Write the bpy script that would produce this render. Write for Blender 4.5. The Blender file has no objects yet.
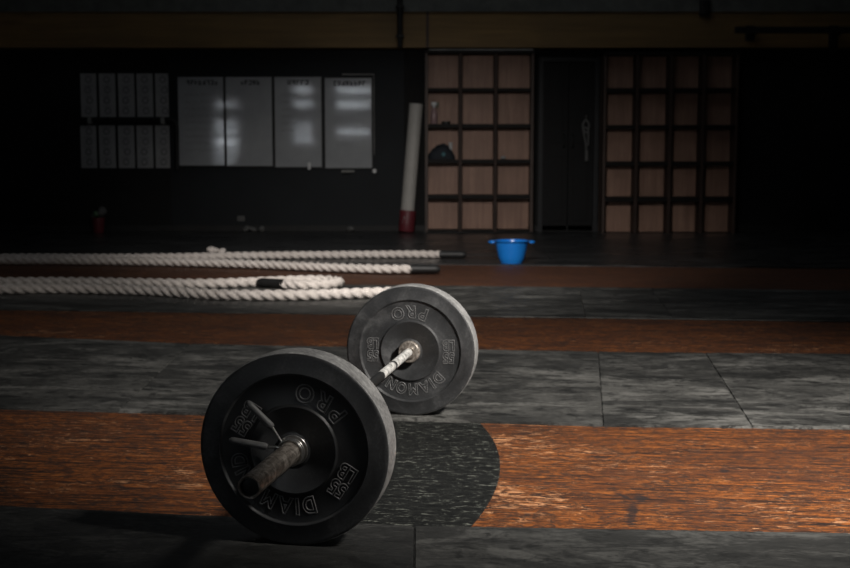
import bpy, bmesh, math, random
from mathutils import Vector, Matrix
random.seed(7)
C = bpy.context.scene.collection
PI = math.pi

# ------------------------------------------------------------------ camera numbers (solved from the two plates)
CAM_H, PITCH, FPX = 0.9025, 0.10968, 1199.6
YAW = 0.1806                      # bar axis against the view direction
GRID = math.radians(-6.0)         # floor strips against the view direction
WALL_Y = 13.7

def ray(x, y):
    a, b = (x - 425) / FPX, -(y - 284) / FPX
    c, s = math.cos(PITCH), math.sin(PITCH)
    return Vector((a, c + b * s, -s + b * c))
def at_z(x, y, z=0.0):
    d = ray(x, y); t = (z - CAM_H) / d.z
    return Vector((d.x * t, d.y * t, z))
def at_y(x, y, Y):
    d = ray(x, y); t = Y / d.y
    return Vector((d.x * t, Y, CAM_H + d.z * t))

# ------------------------------------------------------------------ helpers
def tag(o, label=None, cat=None, group=None, kind=None):
    if label: o['label'] = label
    if cat: o['category'] = cat
    if group: o['group'] = group
    if kind: o['kind'] = kind
    return o
def empty(name, loc, rotz=0.0, label=None, cat=None, group=None):
    o = bpy.data.objects.new(name, None); C.objects.link(o)
    o.empty_display_size = 0.1
    o.location = loc; o.rotation_euler = (0, 0, rotz)
    return tag(o, label, cat, group)
def obj(name, bm, mat, parent=None, smooth=True, loc=None, rot=None, angle=40):
    me = bpy.data.meshes.new(name)
    bmesh.ops.recalc_face_normals(bm, faces=bm.faces[:])
    bm.to_mesh(me); bm.free()
    for m in (mat if isinstance(mat, (list, tuple)) else [mat]): me.materials.append(m)
    if smooth:
        me.shade_smooth() if hasattr(me, 'shade_smooth') else None
        try: me.set_sharp_from_angle(angle=math.radians(angle))
        except Exception: pass
    o = bpy.data.objects.new(name, me); C.objects.link(o)
    if parent: o.parent = parent
    if loc is not None: o.location = loc
    if rot is not None: o.rotation_euler = rot
    return o
def new(): return bmesh.new()
def box(bm, x0, x1, y0, y1, z0, z1, bev=0.0, mi=0):
    r = bmesh.ops.create_cube(bm, size=1.0)
    vs = r['verts']
    for v in vs:
        v.co = Vector((x0 + (v.co.x + .5) * (x1 - x0), y0 + (v.co.y + .5) * (y1 - y0), z0 + (v.co.z + .5) * (z1 - z0)))
    fs = set(f for v in vs for f in v.link_faces)
    for f in fs: f.material_index = mi
    if bev > 0:
        es = list(set(e for v in vs for e in v.link_edges))
        bmesh.ops.bevel(bm, geom=es, offset=bev, segments=2, affect='EDGES', profile=.6)
    return bm
def lathe(bm, prof, seg=64, axis='Z', close=False, origin=(0, 0, 0)):
    """prof: list of (r, h). r=0 closes to a point."""
    rings = []
    ox, oy, oz = origin
    def P(r, h, a):
        c, s = r * math.cos(a), r * math.sin(a)
        if axis == 'Z': return Vector((ox + c, oy + s, oz + h))
        if axis == 'Y': return Vector((ox + c, oy + h, oz + s))
        return Vector((ox + h, oy + c, oz + s))
    for r, h in prof:
        if r < 1e-6: rings.append([bm.verts.new(P(0, h, 0))])
        else: rings.append([bm.verts.new(P(r, h, 2 * PI * k / seg)) for k in range(seg)])
    pairs = list(zip(rings[:-1], rings[1:]))
    if close: pairs.append((rings[-1], rings[0]))
    for A, B in pairs:
        for k in range(seg):
            k2 = (k + 1) % seg
            if len(A) == 1 and len(B) == 1: continue
            if len(A) == 1: bm.faces.new((A[0], B[k2], B[k]))
            elif len(B) == 1: bm.faces.new((A[k], A[k2], B[0]))
            else: bm.faces.new((A[k], A[k2], B[k2], B[k]))
    return bm
def smooth_path(pts, step):
    """Catmull-Rom through pts, resampled at an even step."""
    P = [Vector(p) for p in pts]
    P = [P[0] * 2 - P[1]] + P + [P[-1] * 2 - P[-2]]
    dense = []
    for i in range(1, len(P) - 2):
        for k in range(40):
            t = k / 40
            a, b, c, d = P[i - 1], P[i], P[i + 1], P[i + 2]
            dense.append(.5 * ((2 * b) + (c - a) * t + (2 * a - 5 * b + 4 * c - d) * t * t + (3 * b - a - 3 * c + d) * t ** 3))
    dense.append(P[-2])
    out = [dense[0]]; acc = 0
    for a, b in zip(dense[:-1], dense[1:]):
        L = (b - a).length
        while acc + L >= step:
            a = a + (b - a) * ((step - acc) / L); L = (b - a).length; out.append(a.copy()); acc = 0
        acc += L
    return out
def sweep(bm, path, section, caps=True):
    """section(i, s) -> list of (u, v) in the frame: u sideways, v up."""
    rings = []; s = 0
    prev_u = None
    for i, p in enumerate(path):
        t = (path[min(i + 1, len(path) - 1)] - path[max(i - 1, 0)]).normalized()
        if i: s += (p - path[i - 1]).length
        if prev_u is None:
            u = t.cross(Vector((0, 0, 1)))
            if u.length < 1e-3: u = t.cross(Vector((0, 1, 0)))
        else: u = prev_u - t * prev_u.dot(t)
        u.normalize(); v = u.cross(t).normalized(); prev_u = u
        rings.append([bm.verts.new(p + u * a + v * b) for a, b in section(i, s)])
    n = len(rings[0])
    for A, B in zip(rings[:-1], rings[1:]):
        for k in range(n): bm.faces.new((A[k], A[(k + 1) % n], B[(k + 1) % n], B[k]))
    if caps:
        bm.faces.new(rings[0]); bm.faces.new(rings[-1][::-1])
    return bm
def tube(bm, pts, r, seg=12, step=None, caps=True):
    path = smooth_path(pts, step) if step else [Vector(p) for p in pts]
    rr = r if callable(r) else (lambda i, n: r)
    n = len(path)
    return sweep(bm, path, lambda i, s: [(rr(i, n) * math.cos(2 * PI * k / seg), rr(i, n) * math.sin(2 * PI * k / seg)) for k in range(seg)], caps)
def text_bm(txt, size, depth, bold=0.0, bev=0.0, xs=1.0):
    cu = bpy.data.curves.new('tmp_text', 'FONT'); cu.body = txt; cu.size = size
    cu.extrude = depth; cu.offset = bold; cu.bevel_depth = bev; cu.resolution_u = 4
    cu.fill_mode = 'NONE'; cu.align_x = 'CENTER'; cu.align_y = 'CENTER'
    o = bpy.data.objects.new('tmp_text', cu); C.objects.link(o)
    dg = bpy.context.evaluated_depsgraph_get(); dg.update()
    me = bpy.data.meshes.new_from_object(o.evaluated_get(dg))
    bm = new(); bm.from_mesh(me)
    bpy.data.objects.remove(o); bpy.data.curves.remove(cu); bpy.data.meshes.remove(me)
    if bm.verts:
        zs = [v.co.y for v in bm.verts]; xc = [v.co.x for v in bm.verts]
        cy, cx = (min(zs) + max(zs)) / 2, (min(xc) + max(xc)) / 2
        for v in bm.verts: v.co.y -= cy; v.co.x = (v.co.x - cx) * xs
    return bm
def merge(dst, src, M):
    me = bpy.data.meshes.new('tmp_m'); src.to_mesh(me); src.free()
    me.transform(M); dst.from_mesh(me); bpy.data.meshes.remove(me)
def lump(bm, c, r, seed, rough=.35, sub=3, flat=1.0):
    """crumpled lump"""
    rnd = random.Random(seed)
    t = new(); bmesh.ops.create_icosphere(t, subdivisions=sub, radius=1)
    dirs = [(Vector((rnd.gauss(0, 1), rnd.gauss(0, 1), rnd.gauss(0, 1))).normalized(), rnd.uniform(-rough, rough)) for _ in range(9)]
    for v in t.verts:
        n = v.co.normalized(); k = 1.0
        for d, a in dirs: k += a * max(0, n.dot(d)) ** 3
        v.co = n * k
    zmin = min(v.co.z for v in t.verts)
    for v in t.verts:
        v.co.z = (v.co.z - zmin) * flat; v.co = Vector((v.co.x * r, v.co.y * r, v.co.z * r)) + Vector(c)
    merge(bm, t, Matrix.Identity(4))
    return bm

# ------------------------------------------------------------------ materials
class NT:
    def __init__(s, name):
        s.m = bpy.data.materials.new(name); s.m.use_nodes = True
        s.t = s.m.node_tree; s.t.nodes.clear()
        s.out = s.n('ShaderNodeOutputMaterial'); s.b = s.n('ShaderNodeBsdfPrincipled')
        s.l(s.b.outputs[0], s.out.inputs[0])
        s.tc = s.n('ShaderNodeTexCoord')
    def n(s, typ, **kw):
        k = s.t.nodes.new(typ)
        for a, v in kw.items(): setattr(k, a, v)
        return k
    def l(s, a, b): s.t.links.new(a, b)
    def mapping(s, scale=(1, 1, 1), loc=(0, 0, 0), src=None):
        k = s.n('ShaderNodeMapping'); k.inputs['Scale'].default_value = scale; k.inputs['Location'].default_value = loc
        s.l(src or s.tc.outputs['Object'], k.inputs['Vector']); return k.outputs[0]
    def noise(s, scale, vec=None, detail=4, rough=.6, dist=0.0):
        k = s.n('ShaderNodeTexNoise'); k.inputs['Scale'].default_value = scale
        k.inputs['Detail'].default_value = detail; k.inputs['Roughness'].default_value = rough
        k.inputs['Distortion'].default_value = dist
        s.l(vec or s.tc.outputs['Object'], k.inputs['Vector']); return k.outputs['Fac']
    def ramp(s, fac, stops):
        k = s.n('ShaderNodeValToRGB'); e = k.color_ramp.elements
        while len(e) < len(stops): e.new(.5)
        for q, (p, c) in zip(e, stops):
            q.position = p; q.color = (*c, 1) if isinstance(c, (tuple, list)) else (c, c, c, 1)
        s.l(fac, k.inputs[0]); return k.outputs[0]
    def math(s, op, a, b=None, c=None, clamp=False):
        k = s.n('ShaderNodeMath', operation=op, use_clamp=clamp)
        for i, v in enumerate((a, b, c)):
            if v is None: continue
            if isinstance(v, (int, float)): k.inputs[i].default_value = v
            else: s.l(v, k.inputs[i])
        return k.outputs[0]
    def mix(s, fac, a, b, mode='MIX'):
        k = s.n('ShaderNodeMix', data_type='RGBA', blend_type=mode)
        for i, v in ((0, fac), (6, a), (7, b)):
            if isinstance(v, (int, float)): k.inputs[i].default_value = v
            elif isinstance(v, (tuple, list)): k.inputs[i].default_value = (*v, 1)
            else: s.l(v, k.inputs[i])
        return k.outputs[2]
    def bump(s, h, strength=.3, dist=.002):
        k = s.n('ShaderNodeBump'); k.inputs['Strength'].default_value = strength; k.inputs['Distance'].default_value = dist
        s.l(h, k.inputs['Height']); s.l(k.outputs[0], s.b.inputs['Normal'])
    def set(s, **kw):
        for a, v in kw.items():
            i = s.b.inputs[a.replace('_', ' ')]
            if isinstance(v, (int, float)): i.default_value = v
            elif isinstance(v, (tuple, list)): i.default_value = (*v, 1)
            else: s.l(v, i)
        return s.m
def simple(name, col, rough=.5, metal=0.0, var=.25, scale=8, bump=0.0, spec=.5, bdist=.002):
    n = NT(name); f = n.noise(scale)
    lo = tuple(c * (1 - var) for c in col); hi = tuple(min(1, c * (1 + var)) for c in col)
    n.set(Base_Color=n.ramp(f, [(.3, lo), (.7, hi)]), Roughness=rough, Metallic=metal, Specular_IOR_Level=spec)
    if bump: n.bump(n.noise(scale * 6), bump, bdist)
    return n.m

M = {}
M['black_wall'] = simple('black_painted_wall', (.011, .011, .011), .75, var=.25, scale=2, bump=.15, spec=.2)
M['navy_wall'] = simple('blue_black_painted_panel', (.0085, .0105, .0125), .65, var=.2, scale=2, spec=.25)
M['ceiling'] = simple('dark_ceiling_paint', (.05, .05, .045), .8)
M['steel_dark'] = simple('dark_painted_steel', (.012, .012, .012), .5, spec=.3)
M['door'] = simple('black_door_paint', (.0055, .0055, .006), .6, spec=.2)
M['plinth'] = simple('black_plinth_paint', (.018, .018, .018), .5)
M['black_rubber'] = simple('black_heat_shrink', (.009, .009, .009), .55, var=.3, scale=20)
M['grip'] = simple('grey_grip_rubber', (.13, .13, .128), .5, var=.25, scale=60)
M['white_roll'] = simple('white_foam_sheet', (.43, .415, .385), .6, var=.08, scale=6)
M['red'] = simple('red_plastic', (.13, .020, .027), .5, var=.15)
M['paper'] = simple('white_paper', (.34, .34, .34), .75, var=.12, scale=5)
M['scrap'] = simple('crumpled_paper', (.10, .10, .097), .8, var=.15, scale=30)
M['ink'] = simple('dark_ink', (.19, .19, .20), .7, var=.2)
M['marker'] = simple('dark_marker_ink', (.02, .02, .024), .7, var=.2)
M['aluminium'] = simple('brushed_aluminium', (.55, .55, .55), .35, metal=1.0, var=.1, scale=30)
M['olive_cloth'] = simple('dark_cloth', (.012, .016, .022), .8, var=.3, scale=20, bump=.3)
M['teal'] = simple('teal_patch', (.03, .12, .14), .6)
M['pink_liquid'] = simple('pinkish_plastic', (.30, .20, .20), .35, var=.1)
M['white_plastic'] = simple('white_plastic', (.55, .55, .55), .4, var=.05)
M['green'] = simple('dull_green_plastic', (.06, .12, .06), .5)
M['rope_grey'] = simple('grey_jump_rope', (.22, .22, .21), .6)

def mat_wood_floor():
    """worn orange timber; a black painted arc-edged patch whose centre line is passed as node values"""
    n = NT('worn_orange_wood_floor')
    v = n.tc.outputs['Object']
    grain = n.noise(1.0, n.mapping((9, 52, 1)), 9, .74, .5)
    broad = n.noise(1.0, n.mapping((1.4, 3.6, 1)), 5, .6, .6)
    fine = n.noise(1.0, n.mapping((38, 120, 1)), 6, .75, .3)
    g2 = n.math('ADD', n.math('MULTIPLY', grain, .62), n.math('MULTIPLY', fine, .38))
    base = n.ramp(g2, [(.36, (.030, .012, .007)), (.44, (.115, .036, .011)), (.52, (.29, .090, .020)), (.62, (.43, .155, .040)), (.70, (.54, .25, .09))])
    base = n.mix(n.ramp(broad, [(.36, .70), (.55, 0.0)]), base, (.105, .036, .016))
    # dark scuffs and grime in the pores
    sc = n.noise(1.0, n.mapping((16, 30, 1), (3, 1, 0)), 10, .8, 1.6)
    base = n.mix(n.ramp(sc, [(.495, 0.0), (.56, .9)]), base, (.036, .026, .022))
    po = n.noise(1.0, n.mapping((30, 62, 1), (2, 5, 0)), 10, .85, .8)
    base = n.mix(n.ramp(po, [(.455, .75), (.505, 0.0)]), base, (.060, .024, .012))
    # long dark scratches along the boards
    sx = n.noise(1.0, n.mapping((3.4, 85, 1), (9, 4, 0)), 6, .65, 1.0)
    base = n.mix(n.ramp(sx, [(.525, 0.0), (.57, .92)]), base, (.020, .013, .011))
    # pale chipped flecks, thicker where the wood is most worn
    fl = n.noise(1.0, n.mapping((17, 50, 1), (1, 7, 0)), 9, .80, .9)
    area = n.noise(1.0, n.mapping((1.9, 3.4, 1), (5.3, 2, 0)), 3, .55)
    thr = n.math('SUBTRACT', n.math('MULTIPLY_ADD', area, .34, fl), .17)
    # more chips beside the painted patch
    s0 = n.n('ShaderNodeSeparateXYZ'); n.l(v, s0.inputs[0])
    ddx = n.math('SUBTRACT', s0.outputs[0], PATCH[0][0]); ddy = n.math('SUBTRACT', s0.outputs[1], PATCH[0][1])
    dd = n.math('SQRT', n.math('ADD', n.math('MULTIPLY', ddx, ddx), n.math('MULTIPLY', ddy, ddy)))
    near = n.ramp(n.math('SUBTRACT', dd, PATCH[0][2]), [(.0, .050), (.30, 0.0)])
    near = n.math('MULTIPLY', near, n.math('GREATER_THAN', dd, PATCH[0][2] - .01))
    thr = n.math('ADD', thr, n.math('MULTIPLY', near, n.math('LESS_THAN', s0.outputs[1], E1)))
    flm = n.ramp(thr, [(.60, 0.0), (.65, 1.0)])
    wood = n.mix(flm, base, n.mix(fine, (.42, .16, .055), (.70, .40, .22)))
    # dark stains: a forked one near the front edge and two knots
    def blob(px, py, ru, rv, shear=0.0):
        cu, cv = uv(px, py, -MT)
        sp = n.n('ShaderNodeSeparateXYZ'); n.l(v, sp.inputs[0])
        dx = n.math('SUBTRACT', sp.outputs[0], cu); dy = n.math('SUBTRACT', sp.outputs[1], cv)
        dx = n.math('DIVIDE', n.math('MULTIPLY_ADD', dy, -shear, dx), ru); dy = n.math('DIVIDE', dy, rv)
        d = n.math('SQRT', n.math('ADD', n.math('MULTIPLY', dx, dx), n.math('MULTIPLY', dy, dy)))
        d = n.math('ADD', d, n.math('MULTIPLY_ADD', grain, 3.0, -1.5))
        return n.ramp(d, [(.5, .8), (1.05, 0.0)])
    for args in ((632, 514, .018, .12, .12), (640, 498, .020, .05, .1), (625, 497, .010, .055, -.45), (724, 471, .016, .03, 0)):
        wood = n.mix(blob(*args), wood, (.022, .018, .018))
    # the black painted patch
    sep = n.n('ShaderNodeSeparateXYZ'); n.l(v, sep.inputs[0])
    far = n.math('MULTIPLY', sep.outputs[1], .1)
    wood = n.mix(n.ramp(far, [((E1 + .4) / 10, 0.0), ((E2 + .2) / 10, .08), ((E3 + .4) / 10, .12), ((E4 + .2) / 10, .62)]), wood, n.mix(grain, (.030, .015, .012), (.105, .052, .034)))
    def inside(cx, cy, r):
        dx = n.math('SUBTRACT', sep.outputs[0], cx); dy = n.math('SUBTRACT', sep.outputs[1], cy)
        d = n.math('SQRT', n.math('ADD', n.math('MULTIPLY', dx, dx), n.math('MULTIPLY', dy, dy)))
        return n.math('LESS_THAN', d, r)
    mask = n.math('MULTIPLY', inside(*PATCH[0]), inside(*PATCH[1]))
    paint = n.ramp(n.noise(1.0, n.mapping((14, 44, 1)), 9, .75), [(.40, (.0035, .004, .004)), (.68, (.018, .019, .0175))])
    flp = n.noise(1.0, n.mapping((26, 56, 1), (4, 9, 0)), 10, .82, .8)
    flpm = n.ramp(flp, [(.55, 0.0), (.615, .9)])
    paint = n.mix(flpm, paint, n.mix(n.noise(5), (.12, .13, .11), (.30, .31, .27)))
    col = n.mix(mask, wood, paint)
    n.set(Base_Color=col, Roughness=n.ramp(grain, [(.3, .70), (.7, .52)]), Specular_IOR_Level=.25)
    n.bump(n.math('ADD', g2, n.math('MULTIPLY', flm, .35)), .6, .004)
    return n.m
def mat_mat(name, lo, hi, rough, off, streak=.5, spec=.4):
    n = NT(name)
    cloud = n.noise(1.0, n.mapping((1.5, 3.0, 1), off), 8, .66, 1.0)
    fine = n.noise(1.0, n.mapping((34, 60, 1), off), 9, .78, .3)
    st = n.noise(1.0, n.mapping((4.5, 22, 1), off), 8, .74, 1.4)
    f = n.math('ADD', n.math('MULTIPLY', cloud, .52), n.math('ADD', n.math('MULTIPLY', fine, .24), n.math('MULTIPLY', st, .24)))
    col = n.ramp(f, [(.40, lo), (.50, tuple(a * .62 + b * .30 for a, b in zip(lo, hi))), (.60, hi), (.68, tuple(b * 1.6 for b in hi))])
    scr = n.noise(1.0, n.mapping((7, 34, 1), (off[1], off[0], 2)), 8, .72, 2.0)
    col = n.mix(n.ramp(scr, [(.60, 0.0), (.68, streak)]), col, tuple(min(1, c * 1.9) for c in hi))
    dust = n.noise(1.0, n.mapping((2.0, 5.5, 1), (off[0] + 1.3, off[1], 4)), 9, .7, 1.2)
    dust = n.math('MULTIPLY_ADD', fine, .35, n.math('SUBTRACT', dust, .175))
    col = n.mix(n.ramp(dust, [(.50, 0.0), (.66, .8)]), col, tuple(c * 2.0 for c in hi))
    drk = n.noise(1.0, n.mapping((11, 20, 1), (off[1], 3, off[0])), 8, .76, .8)
    col = n.mix(n.ramp(drk, [(.51, 0.0), (.60, .85)]), col, tuple(c * .6 for c in lo))
    n.set(Base_Color=col, Roughness=n.ramp(cloud, [(.35, rough), (.65, rough + .15)]), Specular_IOR_Level=spec)
    n.bump(fine, .5, .004)
    return n.m
def mat_plate():
    n = NT('dusty_black_rubber')
    cl = n.noise(9, detail=6, rough=.65, dist=.6); fi = n.noise(160, detail=3)
    f = n.math('ADD', n.math('MULTIPLY', cl, .75), n.math('MULTIPLY', fi, .25))
    n.set(Base_Color=n.ramp(f, [(.35, (.020, .021, .022)), (.52, (.036, .037, .0385)), (.68, (.085, .086, .087))]),
          Roughness=n.ramp(cl, [(.35, .38), (.65, .56)]), Specular_IOR_Level=.5)
    n.bump(fi, .18, .0012)
    return n.m
def mat_web():
    n = NT('black_recessed_rubber')
    cl = n.noise(11, detail=6, rough=.65, dist=.6); fi = n.noise(160, detail=3)
    n.set(Base_Color=n.ramp(cl, [(.35, (.009, .009, .0095)), (.65, (.020, .0205, .021))]), Roughness=n.ramp(cl, [(.35, .34), (.65, .5)]), Specular_IOR_Level=.5)
    n.bump(fi, .18, .0012)
    return n.m
def mat_tread():
    n = NT('highlit_pale_rubber_tread')  # rim highlight put into the colour: tread far paler than the faces
    cl = n.noise(14, detail=6, rough=.7, dist=.6); fi = n.noise(120, detail=4)
    f = n.math('ADD', n.math('MULTIPLY', cl, .6), n.math('MULTIPLY', fi, .4))
    n.set(Base_Color=n.ramp(f, [(.36, (.14, .14, .138)), (.55, (.34, .34, .335)), (.68, (.60, .60, .59))]), Roughness=.62, Specular_IOR_Level=.4)
    n.bump(fi, .3, .002)
    return n.m
def mat_sleeve():
    n = NT('worn_grey_steel_sleeve')
    cl = n.noise(40, detail=7, rough=.7, dist=1.0); st = n.noise(1.0, n.mapping((120, 10, 120)), 4)
    f = n.math('ADD', n.math('MULTIPLY', cl, .7), n.math('MULTIPLY', st, .3))
    n.set(Base_Color=n.ramp(f, [(.36, (.085, .070, .058)), (.5, (.30, .265, .23)), (.62, (.62, .57, .51))]), Metallic=.5,
          Roughness=n.ramp(cl, [(.35, .5), (.65, .36)]))
    n.bump(cl, .2, .001)
    return n.m
def mat_chalk():
    n = NT('chalked_knurled_steel')
    cl = n.noise(60, detail=6, rough=.7, dist=.5)
    n.set(Base_Color=n.ramp(cl, [(.36, (.16, .16, .155)), (.46, (.48, .48, .46)), (.62, (.78, .77, .74))]), Metallic=.1, Roughness=.6)
    k = n.n('ShaderNodeTexChecker'); k.inputs['Scale'].default_value = 700
    n.l(n.tc.outputs['Object'], k.inputs['Vector']); n.bump(k.outputs['Fac'], .15, .0005)
    return n.m
def mat_rope():
    n = NT('cream_twisted_rope_fibre')
    f = n.noise(1.0, n.mapping((60, 60, 60)), 6, .7); g = n.noise(2.2, detail=4)
    col = n.ramp(f, [(.3, (.45, .405, .375)), (.7, (.82, .755, .705))])
    col = n.mix(n.ramp(g, [(.35, .5), (.6, 0.0)]), col, (.55, .49, .44))
    n.set(Base_Color=col, Roughness=.85, Specular_IOR_Level=.2)
    n.bump(n.noise(220, detail=2), .4, .003)
    return n.m
def mat_ply(name, lo, hi):
    n = NT(name)
    g = n.noise(1.0, n.mapping((26, 26, 1.6)), 6, .6, .7); b = n.noise(3.0, detail=4)
    col = n.ramp(g, [(.3, lo), (.7, hi)])
    col = n.mix(n.ramp(b, [(.35, .35), (.6, 0.0)]), col, tuple(c * .6 for c in lo))
    n.set(Base_Color=col, Roughness=.5, Specular_IOR_Level=.35)
    return n.m
def mat_board():
    n = NT('glossy_whiteboard_enamel')
    g = n.noise(2.5, detail=4); w = n.noise(5.0, n.mapping((1.2, 1, 3.0)), detail=2)
    n.set(Base_Color=n.ramp(g, [(.3, (.29, .30, .31)), (.7, (.37, .38, .39))]), Roughness=.055, Specular_IOR_Level=.5)
    n.bump(w, .012, .01)
    return n.m
def mat_fascia():
    n = NT('olive_brown_fascia_board')
    g = n.noise(1.0, n.mapping((1.2, 1, 22)), 6, .6, .6); b = n.noise(.7, detail=3)
    col = n.ramp(g, [(.3, (.16, .092, .027)), (.7, (.26, .155, .048))])
    col = n.mix(n.ramp(b, [(.35, .5), (.65, 0.0)]), col, (.10, .070, .032))
    n.set(Base_Color=col, Roughness=.6)
    return n.m
def mat_glint_glow():
    n = NT('glint_pane_glow')
    n.set(Base_Color=(.8, .85, .9), Roughness=.2, Emission_Color=(.86, .93, 1.0), Emission_Strength=11.0)  # added glow behind the slats, source of the whiteboard glints
    return n.m

M['plate'] = mat_plate(); M['web'] = mat_web(); M['letter'] = simple('worn_highlit_rubber', (.12, .12, .12), .40, var=.35, scale=60); M['tread'] = mat_tread(); M['sleeve'] = mat_sleeve(); M['chalk'] = mat_chalk(); M['rope'] = mat_rope()  # raised letters worn pale, with their edge highlights also put into the colour
M['steel'] = simple('bright_spring_steel', (.5, .49, .47), .3, metal=.9, var=.15, scale=60)
M['shaft'] = simple('dark_knurled_shaft', (.012, .012, .012), .5, metal=.0, var=.3, scale=60)
M['ply'] = mat_ply('brown_plywood_back', (.27, .155, .112), (.42, .255, .185))
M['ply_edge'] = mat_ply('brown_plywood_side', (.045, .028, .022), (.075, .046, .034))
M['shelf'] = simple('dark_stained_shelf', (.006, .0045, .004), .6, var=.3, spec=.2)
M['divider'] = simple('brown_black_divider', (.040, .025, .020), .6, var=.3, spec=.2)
M['board'] = mat_board(); M['fascia'] = mat_fascia(); M['glint_glow'] = mat_glint_glow()
M['grey_strip'] = simple('grey_green_ceiling_strip', (.10, .105, .095), .7)
def mat_bowl():
    n = NT('blue_plastic'); n.set(Base_Color=n.ramp(n.noise(6), [(.3, (.012, .21, .72)), (.7, (.016, .25, .82))]), Roughness=.28, Specular_IOR_Level=.5); return n.m
M['blue'] = mat_bowl()

# ------------------------------------------------------------------ floor grid (u along the strips, v across), turned by GRID
RG = Matrix.Rotation(GRID, 4, 'Z'); RGI = RG.inverted()
def uv(x, y, z=0.0):
    p = RGI @ at_z(x, y, z); return p.x, p.y
def circle3(a, b, c):
    ax, ay = a; bx, by = b; cx, cy = c
    d = 2 * (ax * (by - cy) + bx * (cy - ay) + cx * (ay - by))
    ux = ((ax*ax+ay*ay)*(by-cy) + (bx*bx+by*by)*(cy-ay) + (cx*cx+cy*cy)*(ay-by)) / d
    uy = ((ax*ax+ay*ay)*(cx-bx) + (bx*bx+by*by)*(ax-cx) + (cx*cx+cy*cy)*(bx-ax)) / d
    return ux, uy, math.hypot(ax - ux, ay - uy)
MT = 0.008                       # thickness of the mats; their tops are z = 0, the wood between them lies at -MT
arc = circle3(uv(481, 424, -MT), uv(500, 471, -MT), uv(470, 528, -MT))
mid_u = uv(500, 471, -MT)[0]
PATCH = [arc, (2 * (mid_u - .32) - arc[0], arc[1], arc[2])]
print('PATCH', PATCH)
def vavg(*pts): 
    q = [uv(*p)[1] for p in pts]; print('edge', [round(a, 3) for a in q]); return sum(q) / len(q)
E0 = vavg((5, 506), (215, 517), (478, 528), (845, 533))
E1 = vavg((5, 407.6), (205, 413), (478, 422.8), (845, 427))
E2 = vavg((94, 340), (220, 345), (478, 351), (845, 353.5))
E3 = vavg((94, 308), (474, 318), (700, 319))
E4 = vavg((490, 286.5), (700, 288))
E5 = vavg((480, 265), (700, 266))

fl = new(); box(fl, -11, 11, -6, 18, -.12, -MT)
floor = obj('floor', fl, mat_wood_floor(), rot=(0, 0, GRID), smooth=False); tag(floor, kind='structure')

mat_specs = [mat_mat('grey_dusty_rubber_mat', (.013, .0135, .013), (.047, .047, .044), .55, (0, 0, 0)),
             mat_mat('grey_scuffed_rubber_mat', (.015, .0155, .015), (.105, .104, .097), .52, (7, 3, 0), .6),
             mat_mat('dark_rubber_mat', (.018, .019, .018), (.085, .084, .078), .42, (2, 11, 0)),
             mat_mat('glossy_dark_rubber_mat', (.020, .020, .021), (.050, .050, .050), .24, (5, 5, 0), .3, .5)]
def mat_piece(u0, u1, v0, v1, mi, label, group=None):
    cu, cv = (u0 + u1) / 2, (v0 + v1) / 2
    bm = new(); g = .0006
    box(bm, u0 - cu + g, u1 - cu - g, v0 - cv + g, v1 - cv - g, -MT, 0, .0035)
    p = RG @ Vector((cu, cv, 0))
    o = obj('rubber_mat', bm, mat_specs[mi], loc=p, rot=(0, 0, GRID), smooth=False)
    return tag(o, label, 'floor mat', group or 'rubber mats laid in strips across the floor')
S1 = (uv(598, 352)[0] + uv(603, 426)[0]) / 2
S2 = (uv(705, 355)[0] + uv(752, 427)[0]) / 2
print('seams', uv(598, 352), uv(603, 426), uv(705, 355), uv(752, 427))
def mat_quad(corners, mi, label, group=None):
    """corners in the photo's pixels: near left, near right, far right, far left"""
    P = [at_z(*c) for c in corners]; c = sum(P, Vector()) / 4
    L = [RGI @ (p - c) for p in P]; k = Vector((0, 0, 0))
    L = [p + (k - p).normalized() * .0008 for p in L]
    bm = new(); lo = [bm.verts.new((p.x, p.y, -MT)) for p in L]; hi = [bm.verts.new((p.x, p.y, 0)) for p in L]
    bm.faces.new(lo[::-1]); top = bm.faces.new(hi)
    for q in range(4): bm.faces.new((lo[q], lo[(q + 1) % 4], hi[(q + 1) % 4], hi[q]))
    bmesh.ops.bevel(bm, geom=list(top.edges), offset=.0035, segments=2, affect='EDGES')
    o = obj('rubber_mat', bm, mat_specs[mi], loc=c, rot=(0, 0, GRID), smooth=False)
    return tag(o, label, 'floor mat', group or 'rubber mats laid in strips across the floor')
mat_quad([(-260, 690), (413, 690), (414, 525.3), (-160, 497.5)], 0, 'dark rubber mat under the front weight plate, nearest the camera at lower left')
mat_quad([(413, 690), (1150, 690), (1000, 535.2), (414, 525.3)], 0, 'dark rubber mat along the bottom right edge, in front of the orange wood')
mat_quad([(-260, 400), (118, 410.7), (190, 343.5), (-220, 325.5)], 1, 'grey scuffed rubber mat at far left, behind the nearest orange wood band')
mat_quad([(118, 410.7), (603, 424.6), (598, 351.6), (190, 343.5)], 1, 'grey scuffed rubber mat carrying the rear weight plate')
mat_quad([(603, 424.6), (752, 426.3), (705, 352.6), (598, 351.6)], 1, 'narrow pale-scuffed rubber mat between two seams, right of the rear weight plate')
mat_quad([(752, 426.3), (1100, 429.6), (1100, 355.4), (705, 352.6)], 1, 'dark grey rubber mat right of the slanted seam, fading into shadow')
sa, sb = uv(582, 300)[0], uv(660, 300)[0]
mat_piece(-6.2, sa, E3, E4, 2, 'dark rubber mat under the nearer white rope, behind the second orange band')
mat_piece(sa, sb, E3, E4, 2, 'short dark rubber mat between two faint seams, in front of the blue basin')
mat_piece(sb, 6.2, E3, E4, 2, 'dark rubber mat right of the faint seams, behind the second orange band')
bm = new()
q = [(-6.55, 0), (6.55, 0), (6.55, 1), (-6.55, 1)]
def front_y(x): return (E5 + x * math.sin(GRID)) / math.cos(GRID)
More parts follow.
